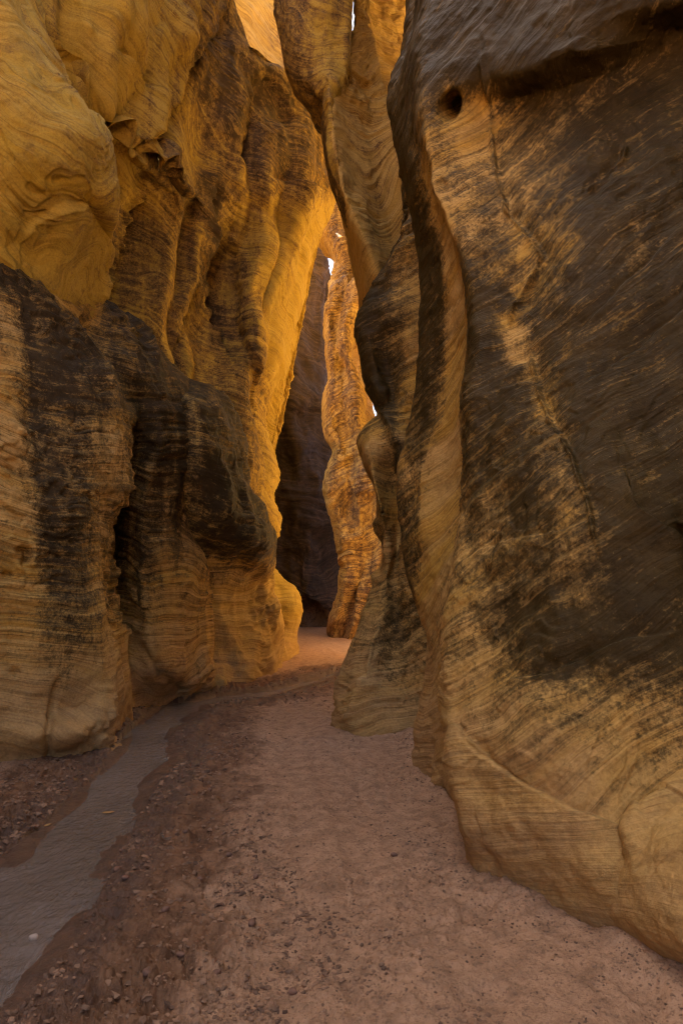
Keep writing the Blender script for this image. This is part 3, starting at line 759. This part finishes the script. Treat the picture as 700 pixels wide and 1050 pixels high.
tag(o, 'dark streaked rock buttress with fluted columns beside the muddy stream', 'rock buttress', kind='thing')

l1c = [
    [(165, 716, None, 0), (165, 660, 9.5, .1), (165, 600, 9.4, .4), (164, 540, 9.2, .85), (166, 490, 8.9), (170, 440, 8.9), (172, 390, 9.1), (178, 374, 9.6)],
    [(214, 708, None, 0), (210, 660, 10.1, 0), (206, 610, 9.9, .15), (202, 570, 9.6, .5), (198, 535, 9.2, .8), (197, 510, 8.95), (200, 485, 8.8), (200, 450, 8.75), (195, 415, 8.8, .7), (195, 398, 9.2, .9), (196, 394, 10)],
    [(236, 705, None, 0), (234, 660, 10.5, 0), (230, 615, 10.4, .05), (226, 582, 10.1, .3), (224, 552, 9.5, .8), (227, 522, 9.1, .9), (225, 480, 9.0), (220, 445, 9.0, .7), (215, 415, 9.1), (215, 400, 9.5, .9), (216, 397, 10.3)],
    [(258, 699, None, 0), (260, 660, 11.2, 0), (258, 625, 11.3, 0), (253, 596, 10.9, .15), (255, 572, 10.2, .7), (255, 545, 9.6, .9), (243, 510, 9.5), (236, 480, 9.4), (233, 445, 9.4), (229, 420, 9.5), (226, 405, 9.9), (226, 403, 10.8)],
    [(281, 691, None, 0), (286, 660, 12.2, 0), (283, 628, 12.0, 0), (273, 600, 11.7, .1), (275, 576, 10.8, .6), (276, 548, 10.2, .9), (259, 512, 10.1), (245, 480, 10), (241, 442, 10), (235, 415, 10.1), (231, 408, 10.5), (231, 406, 11.2)],
]
l1c = [C(c) for c in l1c]
l1c += [shift(l1c[-1], .0, .8), shift(l1c[-1], -.4, 2.5)]
l1c = [extend(c, back=(-.1, 2.0, -.1)) for c in l1c]
o = rock('rock_pillar', l1c, M_gold_stained, dip=(0.2, -0.1), und=0.06, ledge=1.5, scallop=.12, sc=(1.2, 1.2, .7), spall=.03, crack=.02)
tag(o, 'short rock pillar with a blackened bulging head and a golden foot, before the amber wall', 'rock pillar', kind='thing')

# gold wall seen over the shoulder of the amber wall
l4 = [
    [(200, 128, 15.6, .2), (205, 100, 15.6), (210, 40, 15.6), (215, -20, 15.6), (215, -120, 15.6)],
    [(255, 128, 16.6, .2), (262, 100, 16.6), (265, 40, 16.6, .1), (262, -20, 16.6), (262, -120, 17)],
    [(300, 128, 17.6, .3), (300, 100, 17.6), (295, 40, 17.6), (290, -20, 17.6), (290, -120, 17.8)],
    [(350, 128, 18.8, .3), (345, 100, 18.8), (335, 40, 18.8), (325, -20, 18.8), (325, -120, 19)],
]
l4 = [C(c) for c in l4]
l4 = l4 + [shift(l4[-1], .05, .8), shift(l4[-1], -.5, 2)]
l4 = [extend(c, foot=False, top=(23, -.2, 0)) for c in l4]
o = rock('canyon_wall', l4, M_glow, dip=(0.3, 0.1), und=0.15, ledge=1.5, crack=.05)
tag(o, 'small patch of glowing orange rock at the top, beyond the amber wall shoulder', 'rock wall', kind='thing')

# unseen wall behind the fins, added to bounce sun onto the left wall's edge
ch = [
    [('w', 2.2, 9.0, 0, .1), ('w', 2.3, 9.0, 4), ('w', 2.6, 9, 8)],
    [('w', 2.3, 12, 0, .0), ('w', 2.4, 12, 4), ('w', 2.8, 12, 8)],
    [('w', 2.6, 16, 0, .0), ('w', 2.7, 16, 4), ('w', 3.1, 16, 8)],
    [('w', 2.6, 19.5, 0, .1), ('w', 2.6, 19.5, 4), ('w', 2.8, 19.7, 8)],
    [('w', 1.6, 21.5, 0, .1), ('w', 1.6, 21.5, 3), ('w', 1.7, 21.7, 5.5)],
]
ch = [extend(C(c), top=(17, .2, 0)) for c in ch]
o = rock('canyon_wall', ch, M_bounce, dip=(0.1, 0.1), und=0.3)
tag(o, 'unseen pale rock wall behind the fins, added to bounce sunlight into the slot', 'rock wall', kind='thing')

# ------------------------------------------------------------------ canyon floor
LEFT_BANK = [(-60, 900), (0, 877), (45, 842), (100, 790), (132, 748), (160, 723), (220, 712), (280, 705), (350, 686)]
RIGHT_BANK = [(-60, 1090), (25, 1028), (70, 975), (100, 918), (135, 852), (165, 802), (190, 775), (178, 752), (215, 722), (280, 713), (345, 695)]
STREAM = LEFT_BANK + RIGHT_BANK[::-1]
CHANNEL2 = [(205, 716), (150, 742), (160, 770), (190, 775)]


def world_poly(p):
    return [tuple(at(x, y)[:2]) for x, y in p]


stream_w = world_poly(STREAM)
wet_w = world_poly([(-60, 1100), (60, 1060), (130, 960), (215, 830), (240, 760), (330, 700), (350, 680), (210, 700), (130, 735), (-60, 830)])
base_r = world_poly([(700, 1003), (640, 972), (622, 945), (560, 938), (510, 915), (480, 890), (462, 825), (440, 806), (422, 788), (428, 754), (395, 753), (355, 750), (334, 741)])
base_l = world_poly([(-60, 805), (5, 786), (45, 782), (85, 776), (112, 762), (131, 742), (138, 732), (165, 722), (195, 716), (212, 710), (245, 700), (285, 684), (306, 671)])
path_w = [tuple(at(x, y)[:2]) for x, y in ((330, 690), (330, 760), (320, 860), (330, 960), (380, 1048))]

ys = [-1.0, -0.4, 0.2, 0.7]
y = 1.1
while y < 30:
    ys.append(y)
    y += max(0.0085, 0.0034 * y) if y < 8 else 0.0020 * y * y * 0.5
ys = np.array(ys)
ua = np.concatenate([np.linspace(-2.2, -0.62, 60)[:-1], np.linspace(-0.62, 0.62, 700), np.linspace(0.62, 2.2, 60)[1:]])
UU, YY = np.meshgrid(ua, ys)
width = np.maximum(YY, 1.1)
FX = UU * width
P0 = np.stack([FX, YY, np.zeros_like(FX)], -1)


def floor_height(P):
    x, y = P[..., 0], P[..., 1]
    wob = 0.10 * fbm(np.stack([x * 2.2, y * 1.4, 0 * x], -1), 3)
    d, _ = poly_dist(x + wob * 0.2, y, stream_w + [stream_w[0]])
    ins = in_poly(x + wob * 0.2, y, stream_w)
    sd = np.where(ins, -d, d)                               # signed distance to the bank
    mud = 1 - sstep(0.25, 1.1, np.where(ins, 0, d) + 0.35 * wob)
    pd, _ = poly_dist(x + 0.8 * wob, y, path_w)
    pathm = 1 - sstep(0.25, 0.75, pd)
    z = 0.035 * fbm(np.stack([x * 0.9, y * 0.6, 0 * x + 4], -1), 3)
    z = np.where(ins, -0.050 * sstep(0.0, 0.25, d) - 0.012 + 0.030 * fbm(np.stack([x * 3.0, y * 1.2, 0 * x + 9], -1), 3), z + 0.012 * sstep(0, .1, d))
    z = z * np.where(ins, 1, sstep(0, 0.25, d) * 0.8 + 0.2)
    q = np.stack([x, y, 0 * x], -1)
    right = sstep(-0.1, 0.15, sd) * (x > -3.4)
    churn = right * np.clip(mud * 1.0 + 0.25 * (1 - pathm), 0, 1)
    clod = fbm(q * np.array((8, 8, 1)), 5, 0.68)
    clod = np.sign(clod) * np.abs(clod) ** 0.8
    z = z + churn * 0.034 * clod * (0.5 + sstep(-.3, .5, perlin(q * 1.6 + 8)))
    lane = perlin(np.stack([(x + 0.12 * y) * 5.0, y * 0.35, 0 * x + 3], -1)) + .5 * perlin(np.stack([(x + 0.12 * y) * 11.0, y * 0.6, 0 * x + 5], -1))
    z = z + right * 0.014 * lane
    rut = fbm(q * np.array((2.6, 0.9, 1)) + 7, 2)
    z = z + right * 0.018 * rut
    z = z + (0.006 + 0.010 * sstep(-.2, .5, perlin(q * 1.3 + 55))) * fbm(q * 17.0, 4, .68) * np.where(ins, .4, 1)
    bd = np.minimum(poly_dist(x, y, base_r)[0], poly_dist(x, y, base_l)[0])
    bankk = np.exp(-(bd / 0.16) ** 1.5)
    z = z + np.where(ins, 0, 1) * bankk * (0.045 + 0.04 * perlin(q * 3.0 + 12))
    z = z + 0.003 * np.abs(perlin(q * 60.0)) * np.where(ins, .2, 1)
    # a hoof- and boot-trodden surface: scattered shallow dents
    cell = perlin(q * np.array((4.2, 3.2, 1)) + 90)
    z = z - right * 0.020 * sstep(0.35, 0.62, cell)
    far = sstep(10, 16, y)
    z = z * (1 - 0.6 * far)
    wet = np.clip((1 - sstep(0.0, 0.55, np.where(ins, 0, d) + 0.5 * wob)) + np.where(ins, 1, 0), 0, 1)
    return z, wet, mud, pathm


FZ, wet, mud, pathm = floor_height(P0)
P0[..., 2] = FZ


def dirt_material():
    m, nt = nodes('canyon_floor_dirt')
    t = NT(nt)
    geo = t.n('ShaderNodeTexCoord').outputs['Object']
    wet, mud, path = t.attr('wet'), t.attr('mud'), t.attr('path')
    n1 = t.noise(geo, 1.3, 5, .6)
    n2 = t.noise(geo, 9.0, 6, .65)
    n3 = t.noise(geo, 55.0, 4, .7)
    n4 = t.noise(geo, 170.0, 2, .6)
    sand = t.mix(t.smooth(n2, .35, .7), (0.48, 0.285, 0.160), (0.30, 0.172, 0.094))
    sand = t.mix(t.math('MULTIPLY', t.smooth(n3, .48, .7), .6), sand, (0.13, 0.075, 0.042))
    sand = t.mix(t.math('MULTIPLY', t.smooth(n4, .62, .72), .55), sand, (0.52, 0.36, 0.235))
    mudc = t.mix(t.smooth(n2, .35, .68), (0.26, 0.135, 0.066), (0.125, 0.062, 0.030))
    mudc = t.mix(t.math('MULTIPLY', t.smooth(n3, .55, .72), .5), mudc, (0.27, 0.16, 0.10))
    f = t.math('ADD', mud, t.math('MULTIPLY', t.math('SUBTRACT', n1, .5), 1.9))
    f = t.math('ADD', f, t.math('MULTIPLY', t.math('SUBTRACT', n2, .5), .7))
    f = t.math('SUBTRACT', f, t.math('MULTIPLY', path, .25))
    f = t.smooth(f, .15, .85)
    c = t.mix(f, sand, mudc)
    wf = t.smooth(t.math('ADD', wet, t.math('MULTIPLY', t.math('SUBTRACT', n2, .5), .6)), .45, .9)
    c = t.mix(t.math('MULTIPLY', wf, .55), c, (0.10, 0.062, 0.045))
    b = t.n('ShaderNodeBsdfPrincipled')
    t.l(c, b.inputs['Base Color'])
    t.l(t.math('SUBTRACT', .92, t.math('MULTIPLY', wf, .55)), b.inputs['Roughness'])
    b.inputs['Specular IOR Level'].default_value = .3
    bp = t.n('ShaderNodeBump')
    bp.inputs['Strength'].default_value = .7
    bp.inputs['Distance'].default_value = .02
    t.l(t.math('ADD', t.math('ADD', n3, t.math('MULTIPLY', n4, .5)), t.math('MULTIPLY', n2, 1.5)), bp.inputs['Height'])
    t.l(bp.outputs[0], b.inputs['Normal'])
    o = t.n('ShaderNodeOutputMaterial')
    t.l(b.outputs[0], o.inputs[0])
    return m


M_dirt = dirt_material()
g = link_mesh('ground', P0.reshape(-1, 3), grid_faces(*FX.shape), M_dirt, {'wet': wet, 'mud': mud, 'path': pathm})
g['kind'] = 'structure'
# the sheet under everything, out to the horizon of the canyon country
n = 40
gx, gy = np.meshgrid(np.linspace(-60, 60, n), np.linspace(-60, 90, n))
sh = np.stack([gx, gy, np.full_like(gx, -0.30)], -1)
g2 = link_mesh('terrain', sh.reshape(-1, 3), grid_faces(n, n), M_dirt, {'wet': gx * 0, 'mud': gx * 0 + .4, 'path': gx * 0})
g2['kind'] = 'structure'

# muddy water
def water_material():
    m, nt = nodes('muddy_water')
    t = NT(nt)
    geo = t.n('ShaderNodeTexCoord').outputs['Object']
    mp = t.n('ShaderNodeMapping')
    mp.inputs['Rotation'].default_value = (0, 0, R(-22))
    mp.inputs['Scale'].default_value = (2.4, 1.0, 1)
    t.l(geo, mp.inputs['Vector'])
    n1 = t.noise(mp.outputs[0], 5.0, 4, .55, .6)
    n2 = t.noise(mp.outputs[0], 22.0, 3, .6, .4)
    c = t.mix(t.smooth(t.noise(geo, 1.2, 4), .35, .7), (0.145, 0.115, 0.092), (0.20, 0.16, 0.13))
    mp2 = t.n('ShaderNodeMapping')
    mp2.inputs['Rotation'].default_value = (0, 0, R(-22))
    mp2.inputs['Scale'].default_value = (9.0, 1.3, 1)
    t.l(geo, mp2.inputs['Vector'])
    foam_glint = t.math('MULTIPLY', t.smooth(t.noise(mp2.outputs[0], 5.0, 5, .7, .5), .54, .64), t.smooth(t.noise(geo, 2.2, 3), .40, .58))  # pale streaks: foam, and water glints painted into the colour
    c = t.mix(t.math('MULTIPLY', foam_glint, .12), c, (0.62, 0.6, 0.58))
    b = t.n('ShaderNodeBsdfPrincipled')
    t.l(c, b.inputs['Base Color'])
    b.inputs['Roughness'].default_value = .025
    b.inputs['IOR'].default_value = 1.6
    bp = t.n('ShaderNodeBump')
    bp.inputs['Strength'].default_value = .9
    bp.inputs['Distance'].default_value = .035
    t.l(t.math('ADD', n1, t.math('MULTIPLY', n2, .6)), bp.inputs['Height'])
    t.l(bp.outputs[0], b.inputs['Normal'])
    o = t.n('ShaderNodeOutputMaterial')
    t.l(b.outputs[0], o.inputs[0])
    return m


mw = (P0[..., 1] > 0.9) & (P0[..., 1] < 20)
dd, _ = poly_dist(P0[..., 0], P0[..., 1], stream_w + [stream_w[0]])
near = (in_poly(P0[..., 0], P0[..., 1], stream_w) | (dd < 0.25)) & mw
W0 = P0.copy()
ca_, sa_ = math.cos(R(-24)), math.sin(R(-24))
fx, fy = W0[..., 0] * ca_ - W0[..., 1] * sa_, W0[..., 0] * sa_ + W0[..., 1] * ca_
W0[..., 2] = -0.026 + 0.0035 * fbm(np.stack([fx * 9, fy * 13, 0 * FX], -1), 3)
F = grid_faces(*FX.shape)
keep = near.reshape(-1)[F].all(1)
F = F[keep]
used, inv = np.unique(F, return_inverse=True)
w = link_mesh('water', W0.reshape(-1, 3)[used], inv.reshape(F.shape), water_material())
w['kind'] = 'structure'

# ------------------------------------------------------------------ stones
def stone_mesh(seed, r, flat=.6):
    import bmesh
    bm = bmesh.new()
    bmesh.ops.create_icosphere(bm, subdivisions=2, radius=1)
    V = np.array([v.co[:] for v in bm.verts])
    F = np.array([[v.index for v in f.verts] for f in bm.faces])
    bm.free()
    k = 1 + .32 * perlin(V * 1.3 + seed * 3.7) + .12 * perlin(V * 3.1 + seed)
    V = np.sign(V) * np.abs(V) ** .8
    V = V * k[:, None] * np.array((1, .75, flat)) * r * .6
    return V, F


def simple_mat(name, a, b, rough=.85, scale=30):
    m, nt = nodes(name)
    t = NT(nt)
    geo = t.n('ShaderNodeTexCoord').outputs['Object']
    c = t.mix(t.smooth(t.noise(geo, scale, 4), .35, .7), a, b)
    bs = t.n('ShaderNodeBsdfPrincipled')
    t.l(c, bs.inputs['Base Color'])
    bs.inputs['Roughness'].default_value = rough
    o = t.n('ShaderNodeOutputMaterial')
    t.l(bs.outputs[0], o.inputs[0])
    return m


M_stone = simple_mat('red_brown_stone', (.22, .115, .07), (.12, .065, .042))
M_pale = simple_mat('pale_stone', (.50, .40, .32), (.38, .28, .2))
M_gravel = simple_mat('gravel_mix', (.33, .19, .105), (.10, .055, .032), scale=10)


def ground_z(x, y):
    q = np.array([[[x, y, 0.0]]])
    return float(floor_height(q)[0][0, 0])


# loose gravel and crumbs of mud: far too many to count
phi = (1 + 5 ** .5) / 2
SV = np.array([(-1, phi, 0), (1, phi, 0), (-1, -phi, 0), (1, -phi, 0), (0, -1, phi), (0, 1, phi), (0, -1, -phi), (0, 1, -phi),
               (phi, 0, -1), (phi, 0, 1), (-phi, 0, -1), (-phi, 0, 1)]) / 1.9
SF = np.array([(0, 11, 5), (0, 5, 1), (0, 1, 7), (0, 7, 10), (0, 10, 11), (1, 5, 9), (5, 11, 4), (11, 10, 2), (10, 7, 6), (7, 1, 8),
               (3, 9, 4), (3, 4, 2), (3, 2, 6), (3, 6, 8), (3, 8, 9), (4, 9, 5), (2, 4, 11), (6, 2, 10), (8, 6, 7), (9, 8, 1)])
NG = 150000
yy = 1.9 + 10.5 * rng.random(NG) ** 1.6
xx = rng.uniform(-.56, .56, NG) * yy
Q = np.stack([xx, yy, 0 * xx], -1)[None]
gz, gw, gm, gp = [g_[0] for g_ in floor_height(Q)]
d_s = in_poly(xx, yy, stream_w)
bdist = poly_dist(xx, yy, base_r)[0]
clump = perlin(Q[0] * np.array((1.6, .8, 1)) + 3) + .6 * perlin(Q[0] * 4.5 + 8)
dens = np.clip(.22 + .30 * sstep(.1, .6, clump) * (yy < 4.2) + .44 * gm * sstep(-.5, .5, clump) + .55 * sstep(.15, .7, clump) + 1.0 * np.exp(-(bdist / .28) ** 2) * (xx > 0), 0, 1)
ok = np.where((~d_s) & (rng.random(NG) < dens))[0]
nk = len(ok)
big = np.clip(.35 + .5 * gm[ok] + .3 * clump[ok], .3, 1.3)
rr = (.0035 + .018 * rng.random(nk) ** 5) * big
kk = 1 + .28 * rng.normal(size=(nk, 12))
an = rng.random(nk) * 6.28
v = SV[None] * kk[..., None] * (rr[:, None] * np.array((1.25, .95, .7)))[:, None, :]
ca, sa = np.cos(an)[:, None], np.sin(an)[:, None]
v = np.stack([v[..., 0] * ca - v[..., 1] * sa, v[..., 0] * sa + v[..., 1] * ca, v[..., 2]], -1)
v += np.stack([xx[ok], yy[ok], gz[ok] + rr * .15], -1)[:, None, :]
Vs = [v.reshape(-1, 3)]
Fs = [(SF[None] + (np.arange(nk) * 12)[:, None, None]).reshape(-1, 3)]
gr = link_mesh('gravel', np.vstack(Vs), np.vstack(Fs), M_gravel, smooth=False)
tag(gr, 'loose gravel and mud crumbs scattered over the canyon floor', 'gravel', kind='stuff')

GROUP = 'stones in the churned mud beside the stream'
for k, (px_, py_, r) in enumerate([(128, 905, .03), (120, 892, .035), (142, 868, .025), (170, 940, .03), (205, 905, .028), (235, 880, .03),
                                   (258, 955, .035), (185, 985, .03), (222, 1000, .034), (150, 1010, .03), (190, 860, .026), (215, 812, .03),
                                   (300, 1010, .028), (262, 905, .025)]):
    V, F = stone_mesh(k + 3, r, .65)
    o = link_mesh('stone', V, F, M_stone)
    p = at(px_, py_)
    o.location = (p[0], p[1], ground_z(p[0], p[1]) + r * .25)
    o.rotation_euler = (0, 0, k * 1.3)
    tag(o, 'small red brown stone half sunk in the churned mud beside the stream', 'stone', GROUP)
for px_, py_, r, lab, mt in [(35, 956, .035, 'pale wet stone breaking the water in the lower stream', M_pale),
                             (125, 872, .025, 'reddish stone at the very edge of the stream bank', M_stone),
                             (404, 882, .03, 'lone reddish stone on the smooth sand by the right wall', M_stone)]:
    V, F = stone_mesh(int(px_), r, .6)
    o = link_mesh('stone', V, F, mt)
    p = at(px_, py_)
    z = max(ground_z(p[0], p[1]), -0.03)
    o.location = (p[0], p[1], z + r * .2)
    tag(o, lab, 'stone')


def leaf(px_, py_, L, ang, label):
    n = 9
    t = np.linspace(-1, 1, n)
    wd = .42 * (1 - t ** 2) ** .8 + .01
    V, F = [], []
    for k in range(n):
        for s in (-1, 0, 1):
            V.append((t[k] * L, s * wd[k] * L, .10 * L * (s * s) + .06 * L * t[k] ** 2))
    for k in range(n - 1):
        for s in range(2):
            a = k * 3 + s
            F.append((a, a + 3, a + 4, a + 1))
    o = link_mesh('fallen_leaf', V, F, M_leaf)
    md = o.modifiers.new('thick', 'SOLIDIFY')
    md.thickness = .002
    p = at(px_, py_)
    o.location = (p[0], p[1], max(ground_z(p[0], p[1]), -0.028) + .006)
    o.rotation_euler = (.08, .05, ang)
    tag(o, label, 'leaf')


M_leaf = simple_mat('yellow_leaf', (.48, .28, .09), (.36, .18, .06), .6, 60)
leaf(111, 830, .04, .5, 'yellow fallen leaf floating in the middle of the muddy stream')
leaf(49, 844, .03, 1.2, 'yellow brown leaf stranded at the left bank of the stream')

# ------------------------------------------------------------------ light
SUN = Vector((-0.60, 0.20, 0.78)).normalized()
sd = bpy.data.lights.new('sun', 'SUN')
sd.energy = 5.0
sd.angle = R(0.53)
sd.color = (1.0, 0.93, 0.82)
so = bpy.data.objects.new('sun', sd)
so.rotation_euler = SUN.to_track_quat('Z', 'Y').to_euler()
so.location = (-8, 6, 30)
COL.objects.link(so)

world = bpy.data.worlds.new('World')
S.world = world
world.use_nodes = True
nt = world.node_tree
nt.nodes.clear()
sky = nt.nodes.new('ShaderNodeTexSky')
sky.sky_type = 'NISHITA'
sky.sun_disc = False
sky.sun_elevation = math.asin(SUN.z)
sky.sun_rotation = math.atan2(SUN.x, SUN.y)
sky.dust_density = 6.0
sky.air_density = 0.45
sky.ozone_density = 0.6
bg = nt.nodes.new('ShaderNodeBackground')
bg.inputs['Strength'].default_value = 0.05
wo = nt.nodes.new('ShaderNodeOutputWorld')
nt.links.new(sky.outputs[0], bg.inputs[0])
nt.links.new(bg.outputs[0], wo.inputs[0])

# ------------------------------------------------------------------ render settings
S.render.engine = 'CYCLES'
c = S.cycles
c.max_bounces = 10
c.diffuse_bounces = 8
c.glossy_bounces = 3
c.use_denoising = True
c.filter_width = 1.0
c.use_adaptive_sampling = True
c.caustics_reflective = False
c.caustics_refractive = False
vs = S.view_settings
vs.view_transform = 'Standard'
vs.look = 'None'
vs.gamma = 1.0
vs.exposure = 3.9
